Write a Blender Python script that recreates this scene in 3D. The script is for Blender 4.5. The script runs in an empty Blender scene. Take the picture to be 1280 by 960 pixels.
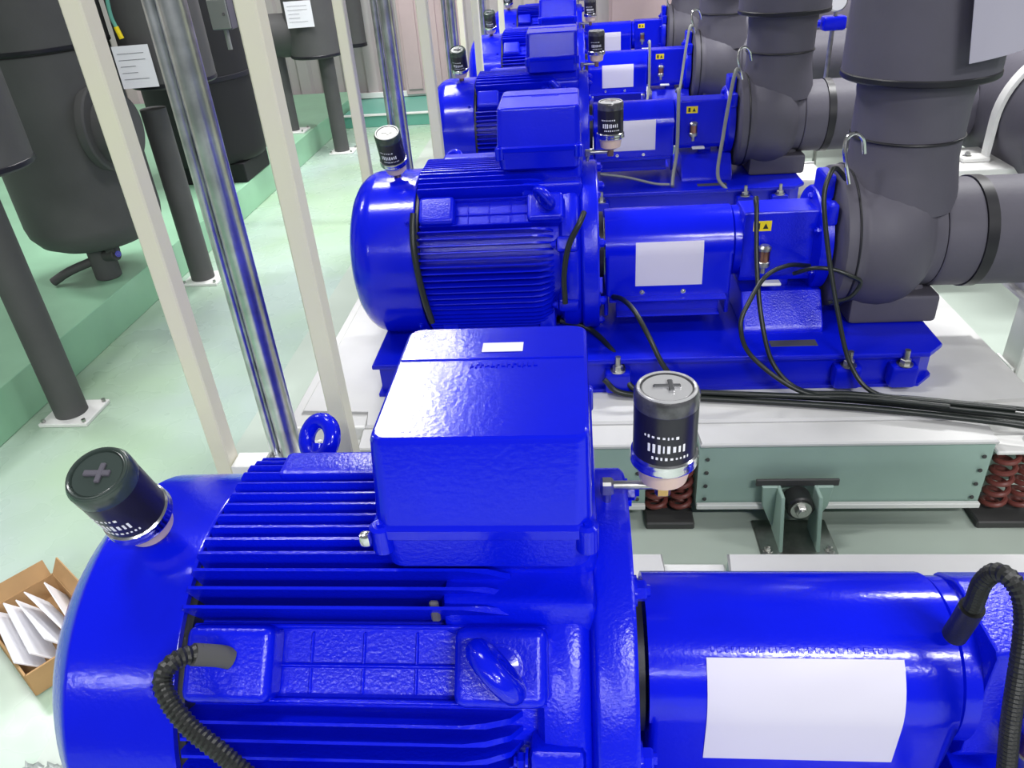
import bpy, bmesh, math, random
from mathutils import Vector, Matrix
random.seed(4)
PI = math.pi
C = bpy.context.scene.collection
D2R = math.radians

# ------------------------------------------------------------------ materials
def mat(name, col, rough=.5, metal=0., spec=.5, bump=0., bscale=200., vary=0., vscale=3., col2=None, trans=0., coat=0.):
    m = bpy.data.materials.new(name); m.use_nodes = True
    nt = m.node_tree; b = nt.nodes['Principled BSDF']
    b.inputs['Base Color'].default_value = (*col, 1); b.inputs['Roughness'].default_value = rough
    b.inputs['Metallic'].default_value = metal; b.inputs['Specular IOR Level'].default_value = spec
    if trans: b.inputs['Transmission Weight'].default_value = trans
    if coat:
        b.inputs['Coat Weight'].default_value = coat; b.inputs['Coat Roughness'].default_value = .08
    tc = nt.nodes.new('ShaderNodeTexCoord')
    if vary:
        n = nt.nodes.new('ShaderNodeTexNoise'); n.inputs['Scale'].default_value = vscale; n.inputs['Detail'].default_value = 6
        nt.links.new(tc.outputs['Object'], n.inputs['Vector'])
        r = nt.nodes.new('ShaderNodeValToRGB')
        c2 = col2 or tuple(c * (1 - vary) for c in col)
        r.color_ramp.elements[0].position = .35; r.color_ramp.elements[1].position = .65
        r.color_ramp.elements[0].color = (*c2, 1); r.color_ramp.elements[1].color = (*col, 1)
        nt.links.new(n.outputs['Fac'], r.inputs['Fac']); nt.links.new(r.outputs['Color'], b.inputs['Base Color'])
    if bump:
        n2 = nt.nodes.new('ShaderNodeTexNoise'); n2.inputs['Scale'].default_value = bscale; n2.inputs['Detail'].default_value = 3
        nt.links.new(tc.outputs['Object'], n2.inputs['Vector'])
        bp = nt.nodes.new('ShaderNodeBump'); bp.inputs['Strength'].default_value = bump; bp.inputs['Distance'].default_value = .002
        nt.links.new(n2.outputs['Fac'], bp.inputs['Height']); nt.links.new(bp.outputs['Normal'], b.inputs['Normal'])
    return m

M = {}
M['blue'] = mat('blue_paint', (.0015, .0075, .66), .16, spec=.38, bump=.12, bscale=160, vary=.12, vscale=5)
M['blue_cast'] = mat('blue_cast_paint', (.0015, .0075, .64), .24, spec=.38, bump=.30, bscale=220)
M['blue_frame'] = mat('blue_frame_paint', (.0015, .0070, .54), .28, spec=.40, bump=.15, bscale=120)
M['rubber'] = mat('dark_insulation', (.092, .087, .112), .55, spec=.35, bump=.25, bscale=60, vary=.16, vscale=4)
M['rubber_left'] = mat('charcoal_insulation', (.088, .088, .088), .6, spec=.3, bump=.25, bscale=60, vary=.16, vscale=4)
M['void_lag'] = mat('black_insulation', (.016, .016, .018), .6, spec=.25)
M['tape'] = mat('black_tape', (.012, .012, .016), .4, spec=.4)
M['black'] = mat('black_plastic', (.012, .013, .013), .42, spec=.5, bump=.15, bscale=300)
M['cable'] = mat('black_cable', (.010, .014, .012), .38, spec=.5)
M['greycable'] = mat('grey_conduit', (.22, .23, .22), .45, spec=.4)
M['chrome'] = mat('chrome', (.72, .72, .74), .16, metal=1.)
M['steel'] = mat('zinc_steel', (.55, .55, .53), .34, metal=1., vary=.3, vscale=30)
M['galv'] = mat('galvanised_steel', (.72, .74, .76), .28, metal=1., vary=.35, vscale=18, bump=.1, bscale=40)
M['brass'] = mat('brass', (.62, .40, .16), .3, metal=1.)
M['copper'] = mat('tarnished_copper', (.45, .22, .14), .35, metal=1.)
M['cream'] = mat('cream_plastic', (.70, .53, .40), .35, spec=.5)
M['clearcap'] = mat('smoked_cap', (.085, .085, .092), .2, spec=.6, vary=.5, vscale=60)
M['capface'] = mat('clear_cap_face', (.42, .42, .43), .2, spec=.6)
M['darkcap'] = mat('dark_green_cap', (.035, .05, .045), .2, spec=.6)
M['label_black'] = mat('black_label', (.014, .013, .02), .3, spec=.5)
M['white'] = mat('white_print', (.82, .82, .84), .55, spec=.3)
M['placard'] = mat('pale_lilac_placard', (.62, .60, .71), .45, spec=.35)
M['greyfilm'] = mat('grey_tag_film', (.40, .385, .46), .4, spec=.4)
M['paper'] = mat('white_paper', (.80, .80, .84), .6, spec=.2)
M['yellow'] = mat('yellow_label', (.80, .62, .01), .45)
M['red'] = mat('red_tag', (.75, .06, .09), .5)
M['green_box'] = mat('grey_green_steel', (.33, .46, .40), .45, spec=.4, vary=.12, vscale=4)
M['conc'] = mat('grey_white_grout', (.60, .60, .59), .55, spec=.35, vary=.14, vscale=3, bump=.1, bscale=60)
M['post'] = mat('beige_post_paint', (.73, .73, .53), .4, spec=.4, vary=.14, vscale=3, col2=(.71, .67, .55))
M['white_paint'] = mat('white_paint', (.74, .74, .72), .4, spec=.4)
M['spring'] = mat('red_brown_spring', (.20, .055, .045), .45, spec=.4)
M['dark'] = mat('dark_void_steel', (.05, .05, .05), .6)
M['card'] = mat('cardboard', (.47, .29, .14), .8, spec=.1, vary=.15, vscale=10)
M['kerb'] = mat('green_kerb_paint', (.30, .56, .37), .30, spec=.5, vary=.14, vscale=3)
M['teal'] = mat('teal_kerb_paint', (.12, .36, .28), .35, spec=.5)
M['pink'] = mat('dusty_pink_panel', (.50, .39, .39), .6, vary=.15, vscale=2)
M['film'] = mat('plastic_film', (.62, .68, .66), .2, spec=.7, trans=.5)

def floor_mat():
    m = mat('green_epoxy_floor', (.50, .66, .50), .24, spec=.5)
    nt = m.node_tree; b = nt.nodes['Principled BSDF']
    tc = nt.nodes.new('ShaderNodeTexCoord')
    n = nt.nodes.new('ShaderNodeTexNoise'); n.inputs['Scale'].default_value = 1.1; n.inputs['Detail'].default_value = 4
    nt.links.new(tc.outputs['Object'], n.inputs['Vector'])
    r = nt.nodes.new('ShaderNodeValToRGB')
    r.color_ramp.elements[0].position = .38; r.color_ramp.elements[0].color = (.36, .50, .35, 1)
    r.color_ramp.elements[1].position = .62; r.color_ramp.elements[1].color = (.40, .50, .46, 1)
    nt.links.new(n.outputs['Fac'], r.inputs['Fac']); nt.links.new(r.outputs['Color'], b.inputs['Base Color'])
    n2 = nt.nodes.new('ShaderNodeTexNoise'); n2.inputs['Scale'].default_value = 6
    nt.links.new(tc.outputs['Object'], n2.inputs['Vector'])
    mr = nt.nodes.new('ShaderNodeMapRange'); mr.inputs['To Min'].default_value = .16; mr.inputs['To Max'].default_value = .4
    nt.links.new(n2.outputs['Fac'], mr.inputs['Value']); nt.links.new(mr.outputs['Result'], b.inputs['Roughness'])
    return m
M['floor'] = floor_mat()
M['pad'] = mat('pale_grey_floor_paint', (.46, .53, .47), .3, spec=.5, vary=.1, vscale=1.5)

def wall_mat():
    m = mat('grey_ribbed_cladding', (.40, .39, .385), .5, spec=.4, vary=.2, vscale=.9, col2=(.45, .37, .37))
    return m
M['wall'] = wall_mat()

# ------------------------------------------------------------------ mesh helpers
class MB:
    def __init__(s): s.bm = bmesh.new()
    def _mark(s): return set(s.bm.verts)
    def box(s, c, d, bev=0., seg=2, rot=None):
        r = bmesh.ops.create_cube(s.bm, size=1.)
        vs = r['verts']
        mx = Matrix.Translation(Vector(c)) @ (rot.to_4x4() if rot else Matrix.Identity(4)) @ Matrix.Diagonal((*d, 1))
        bmesh.ops.transform(s.bm, matrix=mx, verts=vs)
        if bev > 0:
            es = list({e for v in vs for e in v.link_edges})
            bmesh.ops.bevel(s.bm, geom=es, offset=min(bev, .49 * min(d)), segments=seg, profile=.5, affect='EDGES')
        return s
    def lathe(s, prof, origin=(0, 0, 0), axis=(0, 0, 1), n=32, cap=True):
        """prof: list of (radius, height along axis)"""
        q = Vector(axis).normalized().to_track_quat('Z', 'Y').to_matrix(); o = Vector(origin)
        rings = []
        for r, h in prof:
            rings.append([s.bm.verts.new(o + q @ Vector((r * math.cos(2 * PI * i / n), r * math.sin(2 * PI * i / n), h))) for i in range(n)])
        for a, b in zip(rings, rings[1:]):
            for i in range(n):
                s.bm.faces.new((a[i], a[(i + 1) % n], b[(i + 1) % n], b[i]))
        if cap:
            s.bm.faces.new(list(reversed(rings[0]))); s.bm.faces.new(rings[-1])
        return s
    def cyl(s, p, q, r, n=24, bev=0.):
        p, q = Vector(p), Vector(q); L = (q - p).length
        pr = [(r, 0), (r, L)] if not bev else [(r - bev, 0), (r, bev), (r, L - bev), (r - bev, L)]
        return s.lathe(pr, p, q - p, n)
    def prism(s, pts, a, b, axis='X', bev=0., seg=2):
        """pts 2D polygon, extruded a..b along axis. X: pts=(y,z); Y: (x,z); Z: (x,y)"""
        def P(u, v, t): return {'X': (t, u, v), 'Y': (u, t, v), 'Z': (u, v, t)}[axis]
        A = [s.bm.verts.new(P(u, v, a)) for u, v in pts]; B = [s.bm.verts.new(P(u, v, b)) for u, v in pts]
        n = len(pts); fs = []
        for i in range(n):
            fs.append(s.bm.faces.new((A[i], A[(i + 1) % n], B[(i + 1) % n], B[i])))
        fs.append(s.bm.faces.new(list(reversed(A)))); fs.append(s.bm.faces.new(B))
        if bev:
            es = [e for f in fs[-2:] for e in f.edges]
            bmesh.ops.bevel(s.bm, geom=es, offset=bev, segments=seg, profile=.5, affect='EDGES')
        return s
    def tube(s, pts, r, n=12, rib=0., step=0., smooth=True, closed=False):
        pts = [Vector(p) for p in pts]
        if smooth: pts = spline(pts, step or r * 1.2)
        N = len(pts); rings = []; up = None
        for i, p in enumerate(pts):
            t = (pts[min(i + 1, N - 1)] - pts[max(i - 1, 0)]).normalized()
            if up is None:
                up = t.orthogonal().normalized()
            up = (up - t * up.dot(t)).normalized(); w = t.cross(up)
            rr = r * (1 + (rib if i % 2 else -rib)) if rib else r
            rings.append([s.bm.verts.new(p + (up * math.cos(2 * PI * k / n) + w * math.sin(2 * PI * k / n)) * rr) for k in range(n)])
        for a, b in zip(rings, rings[1:]):
            for k in range(n): s.bm.faces.new((a[k], a[(k + 1) % n], b[(k + 1) % n], b[k]))
        s.bm.faces.new(list(reversed(rings[0]))); s.bm.faces.new(rings[-1])
        return s
    def torus(s, c, R_, r, axis=(0, 0, 1), n=28, m=10, sx=1.):
        q = Vector(axis).normalized().to_track_quat('Z', 'Y').to_matrix(); c = Vector(c)
        g = [[s.bm.verts.new(c + q @ Vector(((R_ + r * math.cos(2 * PI * j / m)) * math.cos(2 * PI * i / n) * sx, (R_ + r * math.cos(2 * PI * j / m)) * math.sin(2 * PI * i / n), r * math.sin(2 * PI * j / m)))) for j in range(m)] for i in range(n)]
        for i in range(n):
            for j in range(m):
                s.bm.faces.new((g[i][j], g[(i + 1) % n][j], g[(i + 1) % n][(j + 1) % m], g[i][(j + 1) % m]))
        return s
    def hexbolt(s, p, axis, r=.011, h=.009, washer=True):
        p = Vector(p); a = Vector(axis).normalized()
        if washer: s.lathe([(r * 1.45, 0), (r * 1.45, .003)], p, a, 18)
        s.lathe([(r, .003), (r, h), (r * .85, h + .002)], p, a, 6)
        s.lathe([(r * .55, h), (r * .55, h + .006)], p, a, 10)
        return s
    def build(s, name, m, parent=None, ang=32, offset=None):
        bmesh.ops.recalc_face_normals(s.bm, faces=s.bm.faces)
        me = bpy.data.meshes.new(name); s.bm.to_mesh(me); s.bm.free()
        me.materials.append(m)
        me.shade_smooth(); me.set_sharp_from_angle(angle=D2R(ang))
        o = bpy.data.objects.new(name, me); C.objects.link(o)
        if parent: o.parent = parent
        if ang > 21:
            wn = o.modifiers.new('weighted_normal', 'WEIGHTED_NORMAL'); wn.keep_sharp = True; wn.weight = 80
        return o

def spline(pts, step):
    P = [pts[0] * 2 - pts[1]] + pts + [pts[-1] * 2 - pts[-2]]
    out = []
    for i in range(1, len(P) - 2):
        p0, p1, p2, p3 = P[i - 1:i + 3]
        k = max(2, int((p2 - p1).length / step))
        for j in range(k):
            t = j / k
            out.append(.5 * ((2 * p1) + (p2 - p0) * t + (2 * p0 - 5 * p1 + 4 * p2 - p3) * t * t + (3 * p1 - p0 - 3 * p2 + p3) * t ** 3))
    out.append(pts[-1]); return out

def tag(o, label, cat, group=None, kind=None):
    if label: o['label'] = label
    if cat: o['category'] = cat
    if group: o['group'] = group
    if kind: o['kind'] = kind
    return o
def thing(name, label, cat, loc, group=None):
    o = bpy.data.objects.new(name, None); o.empty_display_size = .1; C.objects.link(o); o.location = loc
    return tag(o, label, cat, group)
def struct(o): o['kind'] = 'structure'; return o
def copy_tree(o, loc=None, label=None, parent=None):
    c = o.copy(); C.objects.link(c)
    if parent: c.parent = parent
    if loc is not None: c.location = loc
    if label: c['label'] = label
    for ch in list(o.children): copy_tree(ch, parent=c)
    return c

def sup(hy, hz, n=40, e=4., cy=0., cz=0.):
    out = []
    for i in range(n):
        t = 2 * PI * i / n; c_, s_ = math.cos(t), math.sin(t)
        out.append((cy + hy * math.copysign(abs(c_) ** (2 / e), c_), cz + hz * math.copysign(abs(s_) ** (2 / e), s_)))
    return out

# shaft line of pump k: x along the shaft, y = YA + 1.5 k, z = ZA
YA, ZA, PITCH, NP = .70, .64, 1.5, 5
def SH(k): return (0, YA + PITCH * k, ZA)

# ------------------------------------------------------------------ the setting
b = MB(); b.box((-.5, 4, -.05), (14, 14, .1)); struct(b.build('floor', M['floor']))
b = MB(); b.box((-4.08, 3.4, .09), (3.98, 8.4, .18), .006)
struct(b.build('trim_1', M['kerb']))
b = MB(); b.box((.9, 4.2, .002), (4.2, 13, .012)); 
struct(b.build('trim_2', M['pad']))
b = MB(); b.box((-1.53, 7.24, .05), (1.10, .78, .10), .006); struct(b.build('trim_3', M['teal']))
b = MB(); b.box((-1.53, 6.855, .104), (1.10, .03, .016), .003); struct(b.build('trim_4', M['white_paint']))
b = MB()
pts = []
x = -7.5
while x < 6.5:
    pts += [(x, 7.64), (x + .10, 7.64), (x + .125, 7.675), (x + .195, 7.675)]; x += .22
pts += [(6.5, 7.64), (6.5, 7.84), (-7.5, 7.84)]
b.prism(pts, 0, 4.4, 'Z'); struct(b.build('wall_back', M['wall'], ang=20))
b = MB(); b.box((-7.45, 2.2, 2.2), (.1, 12.2, 4.4)); struct(b.build('wall_left', M['wall']))
b = MB(); b.box((-.5, 7.625, .13), (13.8, .03, .05), .004); struct(b.build('baseboard_back', M['white_paint']))
# dusty pink panels fixed to the back wall
for n_, (x0, x1, z0, z1) in enumerate([(-1.62, -1.05, .12, 2.4), (.3, 1.9, .12, 2.4)]):
    b = MB(); b.box(((x0 + x1) / 2, 7.62, (z0 + z1) / 2), (x1 - x0, .06, z1 - z0), .008)
    for j in range(3): b.box((x0 + (x1 - x0) * (j + .5) / 3, 7.585, (z0 + z1) / 2), ((x1 - x0) / 3 - .05, .02, z1 - z0 - .1), .006)
    struct(b.build('door_%d' % (n_ + 1), M['pink']))

# ------------------------------------------------------------------ motor
def ringframe(theta):
    """unit radial vector in y,z for angle theta (0 = towards the camera, 90 = up)"""
    return -math.cos(theta), math.sin(theta)

def make_motor(first=True):
    hy = 0
    root = thing('electric_motor', '', 'motor', SH(0), 'blue pump motors in the row')
    # finned frame
    b = MB(); R0 = .212
    b.lathe([(.15, -.46), (R0, -.455), (R0, -.05), (.20, -.03)], (0, 0, 0), (1, 0, 0), 72)
    th = -56.
    while th < 237:
        a = D2R(th); ry, rz = ringframe(a)
        inpad = 35.5 < th < 58.5 or 121.5 < th < 144.5
        if not inpad:
            tip = .252
            if rz > .55: tip = min(.262 / rz, .272)
            t = .0032
            # fin profile in (x, r): slopes down at the drive end
            pr = [(-.45, R0 - .008), (-.45, tip - .006), (-.446, tip), (-.135, tip), (-.110, tip - .004), (-.085, tip - .018), (-.07, R0 - .006)]
            u = Vector((0, ry, rz)); w = Vector((0, -rz, ry))
            A = [b.bm.verts.new(Vector((x_, 0, 0)) + u * r_ + w * (t if r_ < tip - .002 else t * .55)) for x_, r_ in pr]
            B = [b.bm.verts.new(Vector((x_, 0, 0)) + u * r_ - w * (t if r_ < tip - .002 else t * .55)) for x_, r_ in pr]
            n = len(pr)
            for i in range(n): b.bm.faces.new((A[i], A[(i + 1) % n], B[(i + 1) % n], B[i]))
            b.bm.faces.new(list(reversed(A))); b.bm.faces.new(B)
        th += 4.45
    # flat lifting bands at 45 degrees each side, with a ledge and ribs between the pads
    for sgn in (1, -1):
        for th, hw, r_ in ((47., .036, .222),):
            a = D2R(th); u = Vector((0, -math.cos(a) * sgn, math.sin(a))); w = Vector((0, math.sin(a) * sgn, math.cos(a)))
            rot = Matrix((Vector((1, 0, 0)), w, u)).transposed()
            b.box(u * (r_ - .01) + Vector((-.245, 0, 0)), (.40, .078, .02), .003, 1, rot)
            b.box(u * (r_ + .001) + Vector((-.245, 0, 0)) - w * .003, (.21, .005, .008), .002, 1, rot)
            for xx in (-.31, -.25, -.19):
                b.box(u * r_ + Vector((xx, 0, 0)), (.004, .066, .006), .0015, 1, rot)
            for q_ in (-1, 1):
                b.box(u * (r_ + .004) + Vector((-.245, 0, 0)) + w * q_ * .039, (.40, .005, .026), .002, 1, rot)
    # flat deck at the crown beside the box
    b.box((-.315, .085, .240), (.17, .05, .05), .008)
    # neck that carries the terminal box
    b.box((-.10, .02, .225), (.225, .21, .12), .02, 3)
    b.box((-.075, -.03, .205), (.17, .20, .06), .012, 2)
    b.build('finned_frame', M['blue_cast'], root, 40)
    # feet
    for x0 in (-.39, -.10):
        for s_ in (-1, 1):
            f = MB(); f.box((x0, s_ * .19, -.212), (.09, .11, .036), .008); f.box((x0, s_ * .165, -.16), (.05, .05, .10), .01)
            f.hexbolt((x0, s_ * .215, -.194), (0, 0, 1), .012, .012); f.build('foot', M['blue_cast'], root)
    # lifting pads
    for sgn in (1, -1):
        a = D2R(47); u = Vector((0, -math.cos(a) * sgn, math.sin(a))); w = Vector((0, math.sin(a) * sgn, math.cos(a)))
        rot = Matrix((Vector((1, 0, 0)), w, u)).transposed()
        for xc, dx in ((-.393, .10), (-.093, .10)):
            p = MB(); p.box(u * .238 + Vector((xc, 0, 0)), (dx, .082, .046), .012, 3, rot)
            p.lathe([(.0245, 0), (.0245, .004), (.020, .005)], u * .259 + Vector((xc, 0, 0)), u, 24) if (sgn, xc) == (1, -.093) else None
            p.build('lifting_pad', M['blue_cast'], root)
        # eyebolt: near side on the drive end pad, far side on the fan end pad
        xc = -.093 if sgn == 1 else -.393
        e = MB(); c0 = Vector((xc, 0, 0))
        e.lathe([(.021, .258), (.021, .266), (.011, .268), (.011, .29)], c0, u, 20)
        rax = (Vector((1, 0, 0)) * .72 + w * .69) if sgn == 1 else (Vector((1, 0, 0)) * .45 - w * .88)
        rax = rax - u * rax.dot(u)
        e.torus(c0 + u * .298, .027, .0125, rax, 28, 12)
        e.build('eyebolt', M['blue'], root)
    # fan cover: deep rounded drum
    b = MB()
    tail = [(.2465, -.462), (.2445, -.458), (.232, -.458), (.20, -.462)]
    if first: prof = [(.02, -.672), (.10, -.671), (.125, -.669), (.155, -.660), (.187, -.642), (.212, -.622), (.232, -.601), (.2425, -.590), (.2455, -.583)] + tail
    else: prof = [(.02, -.679), (.09, -.677), (.135, -.672), (.170, -.664), (.198, -.653), (.219, -.639), (.234, -.621), (.242, -.604), (.2455, -.585)] + tail
    b.lathe(prof, (0, 0, 0), (1, 0, 0), 72)
    fc = b.build('fan_cover', M['blue'], root, 40)
    g = MB()
    for rr in (.03, .05, .07, .09): g.torus((-.673, 0, 0), rr, .003, (1, 0, 0), 40, 6)
    for k in range(6):
        a = k * PI / 3; g.cyl((-.673, .02 * math.cos(a), .02 * math.sin(a)), (-.673, .10 * math.cos(a), .10 * math.sin(a)), .003, 6)
    g.build('grille', M['blue'], fc)
    for a in (40, 140, -40, 220):
        s = MB(); u = Vector((0, -math.cos(D2R(a)), math.sin(D2R(a)))); s.hexbolt(u * .2455 + Vector((-.478, 0, 0)), u, .006, .005, True)
        s.build('cover_screw', M['blue'], fc)
    # dark gap ring between cover and fins
    b = MB(); b.lathe([(.236, -.466), (.236, -.449)], (0, 0, 0), (1, 0, 0), 64); b.build('shadow_ring', M['black'], root)
    # drive end shield with lugs, ribs, and mounting flange
    b = MB()
    b.lathe([(.20, -.06), (.226, -.055), (.238, -.048), (.242, -.03), (.242, -.012), (.236, -.002), (.225, .006), (.14, .018), (.09, .03), (.085, .038)], (0, 0, 0), (1, 0, 0), 72)
    b.lathe([(.225, .000), (.244, .006), (.249, .012), (.249, .046), (.244, .052), (.20, .053)], (0, 0, 0), (1, 0, 0), 72)
    for k in range(8):
        a = PI / 8 + k * PI / 4; u = Vector((0, -math.cos(a), math.sin(a)))
        rot = Matrix((Vector((1, 0, 0)), Vector((0, u.z, -u.y)), u)).transposed()
        b.box(u * .225 + Vector((-.035, 0, 0)), (.06, .045, .05), .010, 2, rot)
    sh = b.build('end_shield', M['blue_cast'], root, 40)
    b = MB(); b.lathe([(.075, .050), (.098, .052), (.098, .069), (.06, .070)], (0, 0, 0), (1, 0, 0), 40); b.build('gap_shade_ring', M['tape'], root)  # black ring standing in for shade in the gap before the guard
    for k in range(8):
        a = PI / 8 + k * PI / 4; u = Vector((0, -math.cos(a), math.sin(a)))
        q = MB(); q.hexbolt(u * .226 + Vector((.052, 0, 0)), (1, 0, 0), .012, .012); q.build('flange_bolt', M['blue'], sh)
        q = MB(); q.hexbolt(u * .236 + Vector((-.066, 0, 0)), (-1, 0, 0), .010, .010); q.build('flange_bolt', M['blue'], sh)
    # terminal box
    b = MB()
    def rrect(x0, x1, y0, y1, r, z, n=6):
        out = []
        for cx, cy, a0 in ((x1 - r, y1 - r, 0), (x0 + r, y1 - r, 90), (x0 + r, y0 + r, 180), (x1 - r, y0 + r, 270)):
            for i in range(n + 1):
                a = D2R(a0 + 90 * i / n); out.append((cx + r * math.cos(a), cy + r * math.sin(a), z))
        return out
    def loft(b, loops):
        rs = [[b.bm.verts.new(p) for p in L] for L in loops]
        for A_, B_ in zip(rs, rs[1:]):
            for i in range(len(A_)): b.bm.faces.new((A_[i], A_[(i + 1) % len(A_)], B_[(i + 1) % len(A_)], B_[i]))
        b.bm.faces.new(list(reversed(rs[0]))); b.bm.faces.new(rs[-1])
    loft(b, [rrect(-.206, -.002, -.10, .14, .02, .262), rrect(-.216, .004, -.112, .15, .02, .272), rrect(-.218, .006, -.118, .154, .02, .318)])
    tb = b.build('terminal_box', M['blue_cast'], root, 40)
    b = MB()
    loft(b, [rrect(-.222, .010, -.122, .16, .02, .319), rrect(-.222, .010, -.122, .16, .02, .330), rrect(-.219, .007, -.117, .153, .019, .334),
             rrect(-.215, .006, -.100, .140, .016, .423), rrect(-.213, .005, -.098, .138, .016, .428), rrect(-.210, .002, -.095, .135, .015, .430)])
    for yy in (.058,): b.box((-.104, yy, .4297), (.212, .0035, .004), .001, 1)
    lid = b.build('lid', M['blue'], tb, 28)
    # embossed word on the lid, too worn to read, kept as raised strokes
    w_ = MB(); xx = -.128
    rr_ = random.Random(9)
    while xx < -.052:
        wd = rr_.uniform(.0025, .005)
        hgt = rr_.choice((.007, .010, .010))
        w_.box((xx + wd / 2, .042 + rr_.uniform(-.0008, .0008), .4305), (wd * .45, hgt, .0022), .0005, 1)
        w_.box((xx + wd / 2 + .0016, .042 + rr_.uniform(-.003, .003), .4305), (wd, .0018, .0020), .0004, 1)
        xx += wd + .0022
    w_.build('embossed_lettering', M['blue'], lid)
    for (xq, yq) in ((-.213, -.113), (.001, -.113), (-.213, .149), (.001, .149)):
        q = MB(); q.lathe([(.012, .300), (.012, .330), (.008, .333)], (xq, yq, 0), (0, 0, 1), 18); q.lathe([(.005, .33), (.005, .336)], (xq, yq, 0), (0, 0, 1), 6)
        q.build('lid_screw', M['blue'], tb)
    if first:
        q = MB(); q.box((-.093, .083, .4312), (.048, .021, .001), .0003, 1)
        st = q.build('sticker', M['white'], lid); st['label'] = 'white rectangular sticker'
        q = MB(); q.box((-.226, -.128, .326), (.012, .012, .016), .004, 2); q.build('earth_lug', M['chrome'], tb)
        q = MB(); q.box((-.165, -.132, .225), (.010, .006, .03), .002, 1); q.build('drain_plug', M['rubber'], root)
    return root

motor1 = make_motor(True)
motor2 = make_motor(False)
MLAB = ['large blue electric motor nearest the camera, filling the lower left foreground',
        'second blue finned motor from the camera, just behind the nearest terminal box',
        'third blue motor in the row, partly hidden by the second terminal box',
        'fourth blue motor in the row, small, behind the third',
        'farthest blue motor of the row, only slivers showing at the top']
motor1['label'] = MLAB[0]
motor2.location = SH(1); motor2['label'] = MLAB[1]
for k in range(2, NP): copy_tree(motor2, SH(k), MLAB[k])

# ------------------------------------------------------------------ coupling guards
def guard_profile(r, zb, lip, n=16):
    out = [(-r - lip, zb), (-r, zb)] if lip else [(-r, zb)]
    for i in range(n + 1):
        a = PI * i / n; out.append((-r * math.cos(a), r * math.sin(a)))
    out += [(r, zb), (r + lip, zb)] if lip else [(r, zb)]
    return out
def make_guard(first):
    root = thing('coupling_guard', '', 'guard', SH(0), 'blue coupling guards in the row')
    b = MB(); r = .107
    b.prism(guard_profile(r, -.125, 0, 24), .073, .437, 'X', .012, 3)
    b.build('guard_shell', M['blue'], root, 45)
    for s_ in (-1, 1):
        f = MB(); f.box((.253, s_ * (r + .014), -.128), (.34, .034, .006), .002, 1)
        f.box((.253, s_ * (r + .002), -.150), (.30, .006, .045), .002, 1); f.box((.253, s_ * (r + .02), -.172), (.30, .04, .006), .002, 1)
        f.build('side_flange', M['blue_frame'], root)
        for xx in (.18, .30):
            q = MB(); q.hexbolt((xx, s_ * (r + .0005), -.112), (0, s_, 0), .005, .004); q.build('guard_screw', M['chrome'], root)
    for xx in (.075, .432):
        f = MB(); f.box((xx, 0, -.16), (.012, .19, .07), .003, 1); f.build('end_plate', M['blue_frame'], root)
    # placard: bent over the shell on the first guard, flat on the side on the others
    p = MB()
    def strip(x0, x1, prof, th, tw=0.):
        n = len(prof); V = []
        for d in (0, th):
            V.append([[p.bm.verts.new((x + tw * (i / (n - 1)), y + ny * d, z + nz * d)) for i, (y, z, ny, nz) in enumerate(prof)] for x in (x0, x1)])
        for i in range(n - 1):
            p.bm.faces.new((V[1][0][i], V[1][0][i + 1], V[1][1][i + 1], V[1][1][i])); p.bm.faces.new((V[0][0][i], V[0][1][i], V[0][1][i + 1], V[0][0][i + 1]))
            for q in (0, 1): p.bm.faces.new((V[0][q][i], V[0][q][i + 1], V[1][q][i + 1], V[1][q][i]))
        for i in (0, n - 1): p.bm.faces.new((V[0][0][i], V[1][0][i], V[1][1][i], V[0][1][i]))
    R_ = r + .0006
    if first:
        prof = [(-R_ * math.cos(D2R(a)), R_ * math.sin(D2R(a)), -math.cos(D2R(a)), math.sin(D2R(a))) for a in range(48, -1, -4)] + [(-R_, z, -1, 0) for z in (-.02, -.04, -.066)]
        strip(.142, .372, prof, .0014)
        pl = p.build('placard', M['placard'], root); pl['label'] = 'blank pale placard wrapped over the guard'
        # raised dashes modelled for the dashed light reflection above the placard
        q = MB(); rr_ = random.Random(3); xx = .150
        while xx < .365:
            a = D2R(53); u = Vector((0, -math.cos(a), math.sin(a))); wd = rr_.uniform(.003, .007)
            rot = Matrix((Vector((1, 0, 0)), Vector((0, u.z, -u.y)), u)).transposed()
            q.box(u * .1072 + Vector((xx, 0, 0)), (wd, .007, .0014), .0004, 1, rot); xx += wd + .004
        q.build('reflection_dashes', M['blue'], root)
    else:
        prof = [(-R_ * math.cos(D2R(a)), R_ * math.sin(D2R(a)), -math.cos(D2R(a)), math.sin(D2R(a))) for a in (22, 14, 7, 0)] + [(-R_, z, -1, 0) for z in (-.03, -.06, -.092)]
        strip(.160, .353, prof, .0014)
        pl = p.build('placard', M['placard'], root); pl['label'] = 'blank pale placard on the guard side'
    return root
guard1 = make_guard(True); guard2 = make_guard(False)
GLAB = ['blue coupling guard in the right foreground with the largest blank placard',
        'second blue coupling guard from the camera, with a square pale placard, beside the second motor',
        'third blue coupling guard, its white placard partly behind an upright lubricator',
        'fourth blue coupling guard in the row, dark blue with a grey placard',
        'farthest blue coupling guard, small with a white placard, by the back wall']
guard1['label'] = GLAB[0]; guard2.location = SH(1); guard2['label'] = GLAB[1]
for k in range(2, NP): copy_tree(guard2, SH(k), GLAB[k])

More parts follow.
